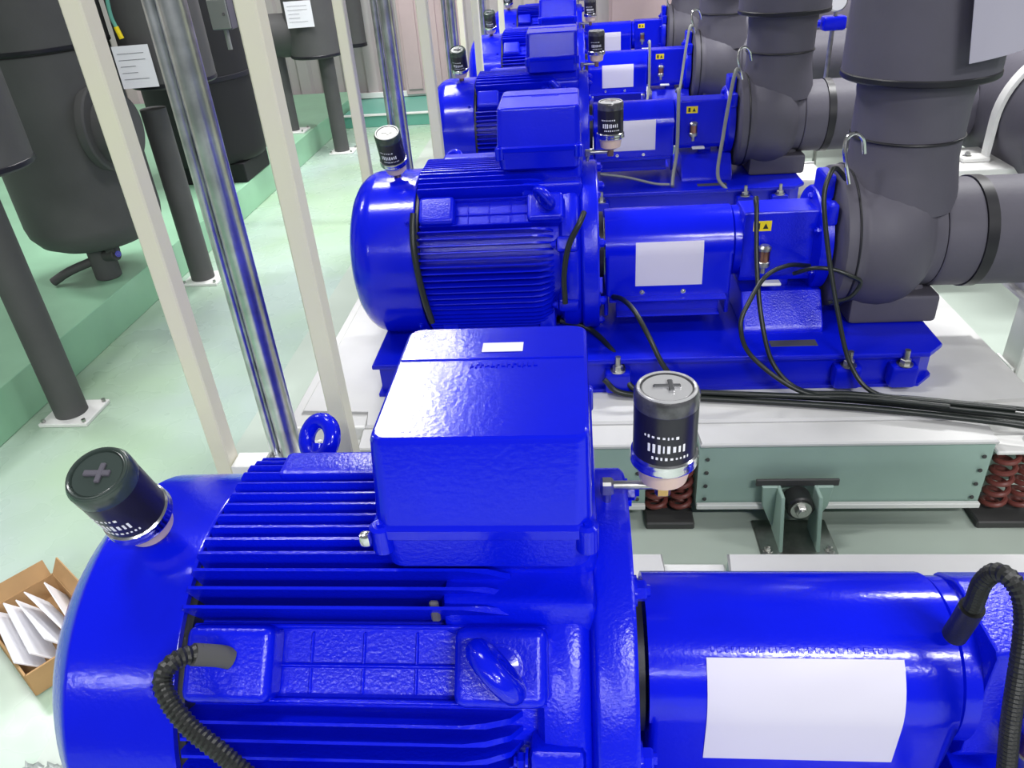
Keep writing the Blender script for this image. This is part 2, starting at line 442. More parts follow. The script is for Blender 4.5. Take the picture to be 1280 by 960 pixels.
# ------------------------------------------------------------------ pumps
def make_pump():
    root = thing('centrifugal_pump', '', 'pump', SH(0), 'centrifugal pumps in the row')
    b = MB(); b.prism([(-.09, -.07), (-.075, -.10), (.075, -.10), (.09, -.07), (.09, .03), (.075, .075), (.035, .106), (.02, .111), (-.083, .111), (-.09, .103)], .462, .672, 'X', .006, 2)
    b.lathe([(.078, .437), (.085, .442), (.085, .455)], (0, 0, 0), (1, 0, 0), 40)
    bh = b.build('bearing_housing', M['blue_cast'], root, 40)
    b = MB(); b.lathe([(.098, .440), (.102, .443), (.102, .462), (.098, .464)], (0, 0, 0), (1, 0, 0), 48)
    b.build('bearing_cover', M['blue'], bh)
    b = MB(); b.prism([(-.17, -.228), (-.165, -.205), (-.10, -.125), (.10, -.125), (.165, -.205), (.17, -.228)], .47, .70, 'X', .006, 2)
    b.box((.585, 0, -.10), (.06, .12, .08), .01)
    b.build('support_foot', M['blue_cast'], root)
    b = MB(); b.lathe([(.10, .66), (.145, .668), (.15, .675), (.15, .70), (.12, .712)], (0, 0, 0), (1, 0, 0), 48)
    for k in range(6):
        a = k * PI / 3 + .5; u = Vector((0, -math.cos(a), math.sin(a))); b.hexbolt(u * .125 + Vector((.668, 0, 0)), (-1, 0, 0), .010, .01)
    b.box((.69, -.02, .165), (.035, .09, .07), .008); b.box((.69, -.11, .11), (.03, .05, .06), .008)
    b.build('adapter_bracket', M['blue_cast'], root)
    # lagged casing: flange disc, bulging volute, suction neck
    b = MB()
    b.lathe([(.10, .708), (.188, .712), (.203, .722), (.205, .755), (.194, .770), (.196, .785), (.205, .81), (.210, .85), (.206, .89), (.194, .925), (.176, .950), (.158, .965), (.150, .975), (.150, 1.0), (.10, 1.005)], (0, 0, 0), (1, 0, 0), 56)
    b.lathe([(.16, .10), (.155, .15), (.146, .20), (.140, .235), (.140, .285), (.10, .29)], (.893, 0, 0), (0, 0, 1), 48)
    cs = b.build('lagged_casing', M['rubber'], root, 50)
    b = MB(); b.torus((.752, 0, 0), .2045, .0035, (1, 0, 0), 56, 8); b.build('seam', M['tape'], cs)
    b = MB(); b.box((.905, .02, -.185), (.25, .30, .088), .014, 2); b.box((.905, .02, -.15), (.20, .22, .06), .03, 2)
    b.build('lagged_foot', M['rubber'], root)
    b = MB(); b.box((.514, -.0900, .072), (.050, .0014, .030), .0004, 1)
    yl = b.build('warning_label', M['yellow'], bh); yl['label'] = 'yellow warning label'
    b = MB()
    w0 = Vector((.536, -.0905, .070)); b.prism([(.5155, .064), (.5305, .064), (.523, .080)], -.0912, -.0904, 'Y')
    b.box((.502, -.0908, .072), (.010, .0008, .018), .0002, 1); b.build('label_symbol', M['black'], yl)
    # oil cup
    b = MB(); b.lathe([(.008, 0), (.008, .02), (.017, .02), (.019, .024), (.019, .035), (.017, .037)], (.520, -.118, -.058), (0, 0, 1), 20)
    b.lathe([(.006, .03), (.006, .069), (.018, .069), (.019, .07), (.019, .078), (.012, .084)], (.520, -.118, -.058), (0, 0, 1), 20)
    b.cyl((.520, -.08, -.048), (.520, -.118, -.048), .007, 12)
    oc = b.build('oil_cup', M['steel'], root)
    b = MB(); b.lathe([(.0165, .037), (.0165, .068)], (.520, -.118, -.058), (0, 0, 1), 20); b.build('oil_glass', M['copper'], oc)
    b = MB(); b.box((.545, -.125, -.088), (.055, .03, .008), .002, 1); b.build('oil_tray', M['white_paint'], oc)
    b = MB(); b.tube([(.715, -.14, .20), (.700, -.145, .245), (.690, -.14, .285), (.694, -.13, .315), (.715, -.125, .327), (.738, -.12, .31), (.752, -.11, .27)], .0055, 10)
    b.build('vent_tube', M['chrome'], root)
    return root
pump1 = make_pump()
PLAB = ['blue pump bearing housing cut off by the right edge, beside the nearest guard',
        'nearest dark lagged pump casing with blue bearing housing, right of the second guard',
        'third pump in the row, grey lagged casing behind the nearest lagged riser',
        'fourth pump in the row, dark lagged casing right of the dark blue guard',
        'farthest pump of the row, small lagged casing at the top']
pump1['label'] = PLAB[0]
for k in range(1, NP): copy_tree(pump1, SH(k), PLAB[k])

# risers and suction pipes (lagged)
def make_riser():
    root = thing('lagged_riser_pipe', '', 'pipe', (.893, 0, 0), 'lagged riser pipes above the pumps')
    b = MB(); b.lathe([(.135, .925), (.142, .93), (.142, 1.03), (.145, 1.05), (.145, 1.075), (.12, 1.08)], (0, 0, 0), (0, 0, 1), 48); b.build('reducer', M['rubber'], root)
    b = MB(); b.lathe([(.12, 1.075), (.183, 1.078), (.190, 1.085), (.1905, 3.4), (.15, 3.41)], (0, 0, 0), (0, 0, 1), 56); p = b.build('pipe_lagging', M['rubber'], root)
    b = MB(); b.lathe([(.1885, 1.079), (.1925, 1.083), (.1925, 1.094), (.1905, 1.097)], (0, 0, 0), (0, 0, 1), 56); b.build('edge_tape', M['tape'], p)
    b = MB(); b.torus((0, 0, .93), .143, .004, (0, 0, 1), 48, 8); b.build('joint_tape', M['tape'], root)
    return root
ris = make_riser()
RLAB = ['thick dark lagged riser pipe nearest the camera, at the upper right with a tag',
        'second lagged riser pipe from the camera, grey, above the third pump casing',
        'third lagged riser pipe from the camera, darker, above the fourth pump',
        'farthest lagged riser pipe, thin, near the back wall']
for k in range(1, NP):
    if k == 1: ris.location = (.893, YA + PITCH, 0); ris['label'] = RLAB[0]
    else: copy_tree(ris, (.893, YA + PITCH * k, 0), RLAB[k - 1])

def make_suction():
    root = thing('lagged_suction_pipe', '', 'pipe', (1.0, 0, ZA), 'lagged suction pipes right of the pumps')
    b = MB(); b.lathe([(.12, 0), (.150, .003), (.154, .01), (.155, .72), (.12, .725)], (0, 0, 0), (1, 0, 0), 56); p = b.build('pipe_lagging', M['rubber'], root, 40)
    b = MB(); b.lathe([(.154, .098), (.1585, .100), (.1585, .130), (.154, .132)], (0, 0, 0), (1, 0, 0), 56); b.build('tape_band', M['tape'], p)
    return root
suc = make_suction()
SLAB = ['nearest lagged suction pipe running right from the nearest dark pump casing, black tape band',
        'second lagged suction pipe, behind the nearest riser, running right from the third pump',
        'third lagged suction pipe, running right behind the second riser',
        'farthest lagged suction pipe near the back wall']
for k in range(1, NP):
    if k == 1: suc.location = (1.0, YA + PITCH, ZA); suc['label'] = SLAB[0]
    else: copy_tree(suc, (1.0, YA + PITCH * k, ZA), SLAB[k - 1])

# ------------------------------------------------------------------ base frames
def make_frame():
    root = thing('base_frame', '', 'frame', (0, YA, .30), 'blue base frames under the pumps')
    b = MB()
    def plan(hy, x0, x1, c): return [(x0, -hy), (x1 - c, -hy), (x1, -hy + c), (x1, hy - c), (x1 - c, hy), (x0, hy)]
    b.prism(plan(.285, -.60, .985, .05), .0, .097, 'Z', .004, 1)
    b.prism(plan(.305, -.615, 1.0, .05), .095, .112, 'Z', .005, 2)
    b.prism(plan(.30, -.61, .99, .05), .0, .010, 'Z')
    for s_ in (-1, 1):
        b.box((-.245, s_ * .19, .115), (.44, .13, .012), .004, 1)
    b.build('channel_frame', M['blue_frame'], root, 30)
    for s_ in (-1, 1):
        for xx in (-.35, .10, .735, .885):
            f = MB(); f.box((xx, s_ * .305, .045), (.075, .05, .07), .012, 2); f.build('anchor_lug', M['blue_frame'], root)
            f = MB(); f.hexbolt((xx, s_ * .312, .080), (0, 0, 1), .015, .016); f.lathe([(.008, .02), (.008, .045)], (xx, s_ * .312, .080), (0, 0, 1), 12); f.build('anchor_bolt', M['steel'], root)
    for (xx, yy) in ((.60, -.235), (.59, .215)):
        f = MB(); f.box((xx, yy, .1125), (.13, .035, .002), .0008, 1); f.build('grout_slot', M['dark'], root)
    return root
fr = make_frame()
FLAB = ['blue base frame under the nearest motor, mostly hidden below the foreground guard',
        'blue base frame on the nearest concrete block, with bolted lugs and black cables along it',
        'third blue base frame from the camera, behind the second guard',
        'fourth blue base frame from the camera, mostly hidden',
        'farthest blue base frame by the back wall, mostly hidden']
fr['label'] = FLAB[0]
for k in range(1, NP): copy_tree(fr, (0, YA + PITCH * k, .30), FLAB[k])

# ------------------------------------------------------------------ inertia bases
def make_inertia():
    root = thing('inertia_base', '', 'plinth', (0, YA, 0), 'spring mounted inertia bases')
    X0, X1, H, nd = -.86, 1.24, .55, .11
    def plan(h, e=0.):
        a = [(X0 - e + .0, -h + nd), (-.62, -h + nd), (-.62, -h - e), (.165, -h - e), (.165, -h + nd), (.305, -h + nd), (.305, -h - e), (1.05, -h - e), (1.05, -h + nd), (X1 + e, -h + nd)]
        return a + [(x_, -y_) for x_, y_ in reversed(a)]
    b = MB(); b.prism(plan(H), .276, .290, 'Z', .004, 1); b.prism(plan(H - .065, -.03), .285, .300, 'Z', .006, 1)
    b.build('concrete_top', M['conc'], root, 30)
    b = MB(); b.prism(plan(H - .006, -.006), .07, .277, 'Z')
    fr_ = b.build('steel_side', M['green_box'], root, 30)
    for s_ in (-1, 1):
        for xa, xb in ((-.62, .165), (.305, 1.05)):
            if s_ < 0:
                for xr in (xa + .022, xb - .022):
                    for zr in (.10, .145, .19, .235):
                        b = MB(); b.lathe([(.006, 0), (.005, .003)], (xr, -(H - .0065), zr), (0, -1, 0), 10); b.build('rivet', M['dark'], fr_)
            b = MB(); b.box(((xa + xb) / 2, s_ * (H - .002), .078), (xb - xa, .014, .016), .002, 1); b.build('bottom_flange', M['white_paint'], fr_)
    for s_ in (-1, 1):
        for xc, wd in ((-.74, .24), (.235, .134), (1.147, .19)):
            q = MB(); q.box((xc, s_ * (H - .055), .250), (wd, .115, .012), .003, 1); q.box((xc, s_ * (H - .10), .272), (wd, .012, .05), .003, 1)
            q.lathe([(.011, .256), (.011, .268)], (xc, s_ * (H - .05), 0), (0, 0, 1), 6); q.lathe([(.006, .26), (.006, .285)], (xc, s_ * (H - .05), 0), (0, 0, 1), 10)
            br = q.build('spring_bracket', M['white_paint'], root)
            q = MB(); q.box((xc, s_ * (H - .05), .018), (wd, .13, .024), .004, 1); q.build('spring_foot', M['dark'], root)
            for dx in (-.034, .034):
                q = MB(); n = 90; pts = [(xc + dx + .026 * math.cos(i * 2 * PI / 15), s_ * (H - .05) + .026 * math.sin(i * 2 * PI / 15), .03 + .214 * i / n) for i in range(n + 1)]
                q.tube(pts, .0075, 8, smooth=False); q.build('spring', M['spring'], root)
    return root
ib = make_inertia()
ILAB = ['pale concrete inertia base under the nearest motor, its edge showing below the snubber bracket',
        'concrete inertia base with grey green sides and red brown springs, carrying the second motor',
        'third concrete inertia base from the camera, behind the second pump',
        'fourth concrete inertia base from the camera, mostly hidden',
        'farthest concrete inertia base by the back wall, mostly hidden']
ib['label'] = ILAB[0]
for k in range(1, NP): copy_tree(ib, (0, YA + PITCH * k, 0), ILAB[k])

# snubber between the first two bases
t = thing('snubber_bracket', 'grey green floor snubber bracket with a steel bolt, in front of the concrete base side', 'bracket', (.562, 1.60, 0))
b = MB(); b.box((0, -.01, .012), (.20, .15, .010), .003, 1); b.build('foot_plate', M['steel'], t)
for s_ in (-1, 1):
    b = MB(); b.prism([(-.065, .017), (.032, .017), (.032, .165), (-.02, .165)], s_ * .048 - .005, s_ * .048 + .005, 'X', .002, 1)
    b.build('side_plate', M['green_box'], t)
    b = MB(); b.prism([(s_ * .05, .165), (s_ * .092, .165), (s_ * .086, .10), (s_ * .05, .017)], .024, .034, 'Y', .002, 1); b.build('wing_plate', M['green_box'], t)
    b = MB(); b.hexbolt((s_ * .08, -.055, .017), (0, 0, 1), .010, .010); b.build('anchor_bolt', M['steel'], t)
b = MB(); b.cyl((0, -.022, .128), (0, .034, .128), .036, 28, .004); b.build('rubber_bush', M['black'], t)
b = MB(); b.hexbolt((0, -.022, .128), (0, -1, 0), .017, .014); b.lathe([(.027, 0), (.027, .004)], (0, -.0225, .128), (0, -1, 0), 24); b.build('centre_bolt', M['steel'], t)
b = MB(); b.box((0, .036, .172), (.215, .008, .022), .002, 1); b.build('slot_shadow', M['dark'], t)  # dark strip painted in as the shadowed opening in the base side

# ------------------------------------------------------------------ grease lubricators
def make_lub(cap, name='grease_lubricator', rod=None):
    root = thing(name, '', 'lubricator', (0, 0, 0), 'automatic grease lubricators')
    b = MB(); b.lathe([(.033, .0), (.0362, .004), (.0362, .066), (.035, .070)], (0, 0, .030), (0, 0, 1), 40); can = b.build('canister', M['label_black'], root)
    b = MB(); b.lathe([(.0355, .097), (.0366, .099), (.0366, .112), (.034, .117), (.029, .118), (.028, .1145), (.0, .1145)], (0, 0, 0), (0, 0, 1), 40, cap=False)
    cp = b.build('cap', M[cap], root)
    b = MB(); b.lathe([(.027, .112), (.0285, .1155), (.027, .117)], (0, 0, 0), (0, 0, 1), 36); b.build('cap_face', M['capface'] if rod else M['darkcap'], cp)
    b = MB(); b.torus((0, 0, .117), .0315, .0022, (0, 0, 1), 36, 8); b.build('cap_rim', M['capface'] if rod else M['darkcap'], cp)
    b = MB(); b.box((0, 0, .118), (.030, .007, .004), .001, 1); b.box((.004, 0, .1185), (.006, .024, .004), .001, 1); b.build('cap_dial', M['chrome'] if rod else M['rubber'], cp)
    # worn white print on the label
    b = MB(); rr_ = random.Random(5)
    for row, (z, h, a0, a1) in enumerate(((.058, .012, -38, 30), (.073, .004, -45, 20), (.045, .004, -30, 40))):
        a = a0
        while a < a1:
            w_ = rr_.uniform(4, 8); am = D2R(-90 + a + w_ / 2); u = Vector((math.cos(am), math.sin(am), 0))
            rot = Matrix((Vector((-u.y, u.x, 0)), u, Vector((0, 0, 1)))).transposed()
            b.box(u * .0364 + Vector((0, 0, z)), (.036 * D2R(w_) * .7, .0006, h * rr_.uniform(.6, 1)), .0002, 1, rot); a += w_ + 2.5
    b.build('label_print', M['white'], can)
    b = MB(); b.lathe([(.036, .018), (.0390, .020), (.0395, .023), (.0385, .026), (.0390, .029), (.0385, .033), (.036, .035)], (0, 0, 0), (0, 0, 1), 40); b.build('retaining_ring', M['chrome'], root)
    b = MB(); b.lathe([(.0, -.012), (.016, -.012), (.028, -.006), (.033, .020)], (0, 0, 0), (0, 0, 1), 36); b.build('base_cup', M['cream'], root)
    b = MB(); b.lathe([(.009, -.028), (.009, -.01)], (0, 0, 0), (0, 0, 1), 14)
    if rod:
        b.box((0, 0, -.024), (.018, .018, .018), .003, 1)
    else:
        b.lathe([(.011, -.045), (.011, -.018)], (0, 0, 0), (0, 0, 1), 12)
    b.build('brass_neck', M['brass'], root)
    if rod:
        b = MB(); b.cyl((-.062, 0, -.02), (-.008, 0, -.02), .0055, 12); b.box((-.066, 0, -.022), (.016, .016, .02), .003, 1); b.cyl((-.066, 0, -.075), (-.066, 0, -.02), .005, 10)
        b.build('feed_pipe', M['steel'], root)
    return root
lf = make_lub('darkcap'); ld = make_lub('clearcap', rod=True)
lf.rotation_euler = Vector((.0, -.40, .92)).to_track_quat('Z', 'Y').to_euler()
from mathutils import Euler
lf.rotation_euler = Euler((D2R(21.5), 0, 0))
LFL = ['dark capped grease lubricator leaning on the nearest motor fan cover', 'grease lubricator with a pale cap above the second motor fan cover',
       'small grease lubricator on the third motor fan cover, in front of the ribbed wall', 'tiny grease lubricator on the fourth motor fan cover', 'tiny grease lubricator on the farthest motor fan cover']
LDL = ['upright grease lubricator with a clear dial cap in front of the concrete base springs', 'upright grease lubricator in front of the third guard placard',
       'small upright lubricator beside the fourth guard, in front of the farthest placard', 'tiny upright lubricator beyond the fourth terminal box', 'tiny upright lubricator at the farthest motor, at the top edge']
for k in range(NP):
    pf = (-.522, YA - .042 + PITCH * k, ZA + .272); pd = (.092, YA + .022 + PITCH * k, ZA + .292)
    if k == 0: lf.location = pf; lf['label'] = LFL[0]; ld.location = pd; ld['label'] = LDL[0]
    else:
        c = copy_tree(lf, pf, LFL[k])
        if k == 1:
            for ch in c.children:
                if ch.name.startswith('cap'):
                    for g_ in ch.children:
                        g_.data = g_.data.copy(); g_.data.materials[0] = M['white_paint']
        copy_tree(ld, pd, LDL[k])

# ------------------------------------------------------------------ hoses and cables
def cable(name, label, pts, r, m='cable', rib=0., cat='cable', step=0., group=None):
    b = MB(); b.tube(pts, r, 12, rib, step)
    return tag(b.build(name, M[m], None, 60 if not rib else 20), label, cat, group)
def gland(p, q, r, root):
    b = MB(); b.cyl(p, q, r, 20, .002); return b.build('gland', M['black'], root)
t = thing('corrugated_hose', 'black corrugated cable hose plugged into the near pad of the foreground motor', 'hose', (-.40, .53, .837))
def rel(pts, o): return [tuple(Vector(p) - Vector(o)) for p in pts]
hp = [(-.392, .527, .833), (-.411, .515, .857), (-.428, .498, .866), (-.436, .482, .859), (-.427, .467, .845), (-.405, .452, .824), (-.374, .440, .801), (-.341, .43, .766), (-.309, .43, .721), (-.28, .43, .65), (-.26, .415, .52), (-.24, .375, .424)]
b = MB(); b.tube(rel(hp, t.location), .0095, 14, .09, .0028); b.build('hose', M['black'], t, 15)
b = MB(); b.tube(rel([(-.390, .529, .832), (-.398, .524, .842), (-.416, .511, .860)], t.location), .0118, 16); b.build('gland', M['rubber_left'], t)
t = thing('corrugated_hose', 'black corrugated cable hose arching over the bearing housing at the right edge', 'hose', (.426, .63, .787))
hp = [(.512, .635, .728), (.512, .622, .765), (.512, .612, .80)]
hp = [(.427, .645, .752), (.426, .63, .787), (.423, .62, .827), (.417, .61, .866), (.420, .60, .892), (.427, .585, .897), (.435, .57, .882), (.440, .56, .849), (.443, .55, .80), (.448, .54, .735), (.457, .53, .664), (.466, .525, .60), (.470, .49, .50), (.475, .43, .424)]
b = MB(); b.tube(rel(hp[1:], t.location), .0095, 14, .08, .0028); b.build('hose', M['black'], t, 15)
b = MB(); b.tube(rel([(.4275, .640, .750), (.426, .63, .787), (.4245, .623, .815)], t.location), .0135, 18); b.build('gland', M['black'], t)

bun = [(-.066, 2.058, .46), (.025, 2.06, .425), (.10, 1.93, .40), (.147, 1.868, .33), (.301, 1.862, .318), (.518, 1.838, .318), (.764, 1.80, .318), (.989, 1.742, .318), (1.143, 1.699, .318), (1.3, 1.66, .30), (1.48, 1.60, .10), (1.75, 1.55, .015), (2.6, 1.50, .015)]
CG = 'black cables on the nearest concrete base'
cable('cable', 'upper black cable of the bundle running right along the nearest blue base frame', bun, .0085, group=CG)
bun2 = [(.06, 1.875, .36), (.12, 1.862, .318), (.342, 1.838, .312), (.513, 1.815, .312), (.757, 1.775, .312), (.978, 1.722, .312), (1.126, 1.676, .312), (1.3, 1.635, .285), (1.46, 1.57, .09), (1.75, 1.50, .015), (2.6, 1.44, .015)]
cable('cable', 'lower black cable of the bundle, nearest the concrete edge', bun2, .0085, group=CG)
bun3 = [(.25, 1.86, .325), (.45, 1.832, .328), (.764, 1.79, .330), (.989, 1.735, .330), (1.15, 1.69, .330), (1.3, 1.65, .315), (1.50, 1.62, .12), (1.78, 1.60, .015), (2.6, 1.56, .015)]
cable('cable', 'black cable lying on top of the bundle at the base frame foot', bun3, .008, group=CG)
cable('cable', 'black cable drooping from the second guard underside down to the bundle', [(.095, 2.08, .522), (.12, 2.03, .535), (.15, 1.965, .528), (.185, 1.905, .48), (.225, 1.868, .405), (.278, 1.862, .335)], .0075, group=CG)
cable('cable', 'black cable dropping straight past the yellow warning label to the bundle', [(.50, 2.13, .745), (.487, 2.105, .785), (.484, 2.08, .79), (.483, 2.0, .645), (.493, 1.92, .513), (.526, 1.868, .40), (.60, 1.83, .338), (.72, 1.80, .344), (.90, 1.76, .344), (1.1, 1.71, .344)], .0065, group=CG)
cable('cable', 'black cable curving from the oil cup round to the bundle', [(.652, 2.09, .595), (.576, 2.03, .624), (.507, 1.98, .617), (.459, 1.93, .57), (.431, 1.89, .512), (.467, 1.868, .425), (.60, 1.822, .338), (.75, 1.785, .340), (.95, 1.735, .340)], .0065, group=CG)
cable('cable', 'black cable hanging in front of the nearest lagged pump casing', [(.718, 2.10, .84), (.675, 2.06, .882), (.652, 2.03, .875), (.637, 2.0, .818), (.659, 1.96, .677), (.69, 1.91, .531), (.728, 1.862, .402), (.785, 1.812, .338), (.90, 1.775, .338), (1.1, 1.725, .338), (1.3, 1.67, .338)], .0065, group=CG)
cable('cable', 'short black cable loop hanging under the nearest lagged pump casing', [(.60, 2.05, .59), (.64, 2.01, .622), (.69, 2.0, .62), (.735, 1.99, .604), (.769, 2.0, .578), (.747, 2.0, .534), (.70, 2.02, .51)], .006, group=CG)
# cables around the second motor
cable('cable', 'black cable dropping down the second motor beside its fan cover', [(-.452, 1.995, .83), (-.455, 1.978, .80), (-.455, 1.955, .75), (-.45, 1.94, .68), (-.44, 1.935, .60), (-.43, 1.95, .52)], .009, group='cables on the second motor')
cable('cable', 'black cable hanging down the drive end of the second motor', [(.012, 1.975, .82), (.000, 1.95, .80), (-.03, 1.945, .74), (-.045, 1.94, .66), (-.045, 1.945, .57)], .008, group='cables on the second motor')
# grey conduits on the farther pumps
for k, nm in ((2, 'third'), (3, 'fourth')):
    y0 = YA + PITCH * k
    cable('flexible_conduit', 'grey flexible conduit standing right of the %s guard' % nm, [(.446, y0 - .06, .79), (.447, y0 - .115, .80), (.447, y0 - .14, .70), (.447, y0 - .15, .55), (.43, y0 - .20, .46), (.42, y0 - .26, .42)], .008, 'greycable', cat='conduit', group='grey conduits on the farther pumps')
    cable('flexible_conduit', 'grey flexible conduit curving down by the %s pump casing flange' % nm, [(.71, y0 - .12, .86), (.68, y0 - .16, .88), (.66, y0 - .18, .78), (.64, y0 - .20, .62), (.62, y0 - .25, .46), (.66, y0 - .30, .40)], .008, 'greycable', cat='conduit', group='grey conduits on the farther pumps')
    cable('flexible_conduit', 'thin grey conduit lying along the base under the %s guard' % nm, [(.10, y0 - .19, .47), (.22, y0 - .21, .455), (.34, y0 - .24, .43), (.41, y0 - .25, .425)], .006, 'greycable', cat='conduit', group='grey conduits on the farther pumps')

# ------------------------------------------------------------------ conduit stands (two beige posts with a crossbar) and galvanised conduits
def make_stand():
    root = thing('conduit_stand', '', 'stand', (-.65, 1.30, 0), 'beige post stands between the bases')
    for dx in (-.138, .142):
        b = MB(); b.box((dx, 0, 1.66), (.036, .045, 3.28), .003, 1); b.box((dx, 0, .016), (.10, .10, .012), .002, 1); b.build('post', M['post'], root)
    b = MB(); b.box((.0, 0, .52), (.235, .05, .006), .001, 1); b.box((0, -.025, .50), (.235, .005, .045), .001, 1)
    b.hexbolt((-.085, -.027, .50), (0, -1, 0), .008, .006); b.build('crossbar', M['white_paint'], root)
    return root
def make_conduit():
    root = thing('steel_conduit', '', 'conduit', (-.64, 1.30, .523), 'galvanised conduits on the post stands')
    b = MB(); b.cyl((.006, 0, 0), (.006, 0, 2.75), .0235, 28); b.build('pipe', M['galv'], root)
    b = MB(); b.cyl((-.032, .004, 0), (-.032, .004, 2.75), .0115, 18); b.build('thin_pipe', M['galv'], root)
    b = MB(); b.box((-.008, 0, .009), (.082, .046, .018), .004, 1)
    b.build('base_collar', M['galv'], root)
    return root
st = make_stand(); cd = make_conduit()
SL = ['nearest beige two post stand, its posts leaning across the left of the picture', 'second beige two post stand, left of the second fan cover',
      'third beige two post stand, left of the third fan cover', 'fourth beige two post stand, near the ribbed back wall']
CL = ['nearest shiny galvanised conduit between the nearest beige posts', 'second galvanised conduit, left of the second fan cover', 'third galvanised conduit, thin, left of the third fan cover', 'farthest galvanised conduit in front of the ribbed wall']
for k in range(4):
    l1 = (-.65, 1.30 + PITCH * k, 0); l2 = (-.64, 1.30 + PITCH * k, .523)
    if k == 0: st['label'] = SL[0]; cd['label'] = CL[0]
    else: copy_tree(st, l1, SL[k]); copy_tree(cd, l2, CL[k])

# ------------------------------------------------------------------ left: lagged vessels on the green kerb
def leg(name, label, x, y, z0, z1, r=.058):
    t = thing(name, label, 'pipe support', (x, y, z0), 'dark lagged support legs')
    b = MB(); b.cyl((0, 0, .012), (0, 0, z1 - z0), r, 32); b.build('leg_pipe', M['rubber_left'], t)
    b = MB(); b.box((.01, 0, .007), (.19, .17, .014), .002, 1)
    b.build('base_plate', M['white_paint'], t)
    for sx in (-1, 1):
        for sy in (-1, 1):
            b = MB(); b.lathe([(.008, .014), (.008, .026)], (.01 + sx * .08, sy * .07, 0), (0, 0, 1), 6); b.build('anchor_bolt', M['steel'], t)
    return t
leg('support_leg', 'dark lagged support leg nearest the camera, at the left edge on a white plate', -1.935, 2.29, 0, .92)
leg('support_leg', 'dark lagged support leg on a white plate, between the nearest beige post and conduit', -1.955, 3.55, 0, .86)
leg('support_leg', 'dark leg on the green floor, right of the hanging white tag', -1.87, 6.04, 0, .70)
leg('support_leg', 'thin dark leg on the kerb, just right of the second beige post', -2.22, 6.02, .18, .9, .045)

# vessel one (largest, upper left)
t = thing('lagged_vessel', 'large dark lagged vessel at the upper left with a drain stub underneath', 'vessel', (-2.24, 3.28, .18))
b = MB(); b.lathe([(.02, .145), (.12, .15), (.20, .165), (.255, .195), (.285, .24), (.292, .28), (.292, .985), (.28, .995)], (0, 0, 0), (0, 0, 1), 48); b.build('body', M['rubber_left'], t, 50)
b = MB(); b.lathe([(.29, .99), (.298, .998), (.298, 2.1), (.28, 2.11)], (0, 0, 0), (0, 0, 1), 48); up = b.build('upper_shell', M['rubber_left'], t, 40)
b = MB(); b.lathe([(.296, .992), (.300, .996), (.300, 1.008), (.296, 1.012)], (0, 0, 0), (0, 0, 1), 48); b.build('seam_tape', M['tape'], up)
b = MB(); b.lathe([(.05, .0), (.058, .006), (.058, .17), (.06, .23)], (.02, -.08, 0), (0, 0, 1), 28); b.tube([(.02, -.08, .10), (-.12, -.14, .06), (-.20, -.17, .02)], .02, 12); b.build('drain_stub', M['rubber_left'], t)
b = MB(); b.cyl((.06, -.11, .12), (.13, -.13, .13), .028, 20, .004); b.box((.11, -.12, .15), (.05, .05, .04), .01); dv = b.build('drain_valve', M['dark'], t)
b = MB(); b.lathe([(.014, 0), (.014, .02)], (.135, -.14, .135), (.8, -.6, .2), 12); b.build('valve_plug', M['chrome'], dv)
b = MB(); b.lathe([(.12, .17), (.14, .20), (.14, .335), (.12, .345)], (0, -.08, .665), (1, 0, 0), 40); nz = b.build('nozzle', M['rubber_left'], t)
b = MB(); b.lathe([(.12, .225), (.178, .228), (.182, .235), (.182, .262), (.174, .268)], (0, -.08, .68), (1, 0, 0), 40); b.build('nozzle_flange', M['rubber_left'], nz)

# vertical valve bodies that stand over the legs
def valve_body(label, x, y, z0, r, extra=None):
    t = thing('lagged_vertical_pipe', label, 'pipe', (x, y, z0), 'lagged vertical pipes along the kerb')
    b = MB(); b.lathe([(r * .7, 0), (r * .96, .004), (r, .015), (r, .30), (r, 1.9), (r * .9, 1.91)], (0, 0, 0), (0, 0, 1), 44); p = b.build('pipe_lagging', M['rubber_left'], t, 45)
    b = MB(); b.lathe([(r * .99, .008), (r * 1.012, .012), (r * 1.012, .026), (r * .99, .03)], (0, 0, 0), (0, 0, 1), 44); b.build('edge_tape', M['tape'], p)
    if extra: extra(t)
    return t
valve_body('dark lagged vertical pipe cut off by the left edge, above the nearest leg', -1.935, 2.29, .925, .20)
valve_body('dark lagged vertical pipe behind the hanging white tag at the upper left', -1.80, 3.52, .965, .185)
def ex4(t):
    b = MB(); b.lathe([(.13, .0), (.15, .01), (.15, .42), (.12, .43)], (-.10, 0, .16), (-1, 0, 0), 36); b.build('side_branch', M['rubber_left'], t)
valve_body('dark lagged vertical pipe with a tag, right of the second beige post', -1.93, 6.04, .71, .19, ex4)
# vessel two: squat dark vessel between the conduit and the second post
t = thing('lagged_vessel', 'black lagged vessel between the nearest conduit and its right hand post', 'vessel', (-2.36, 4.9, .18))
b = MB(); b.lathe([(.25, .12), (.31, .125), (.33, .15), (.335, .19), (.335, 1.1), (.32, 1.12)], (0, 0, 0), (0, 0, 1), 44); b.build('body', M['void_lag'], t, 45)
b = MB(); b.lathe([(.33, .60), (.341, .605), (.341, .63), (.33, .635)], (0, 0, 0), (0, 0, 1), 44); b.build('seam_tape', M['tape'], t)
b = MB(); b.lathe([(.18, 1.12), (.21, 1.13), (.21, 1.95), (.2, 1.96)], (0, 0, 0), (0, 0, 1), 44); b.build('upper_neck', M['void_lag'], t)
b = MB(); b.box((.02, -.02, .06), (.50, .42, .12), .01); b.build('skirt', M['void_lag'], t)
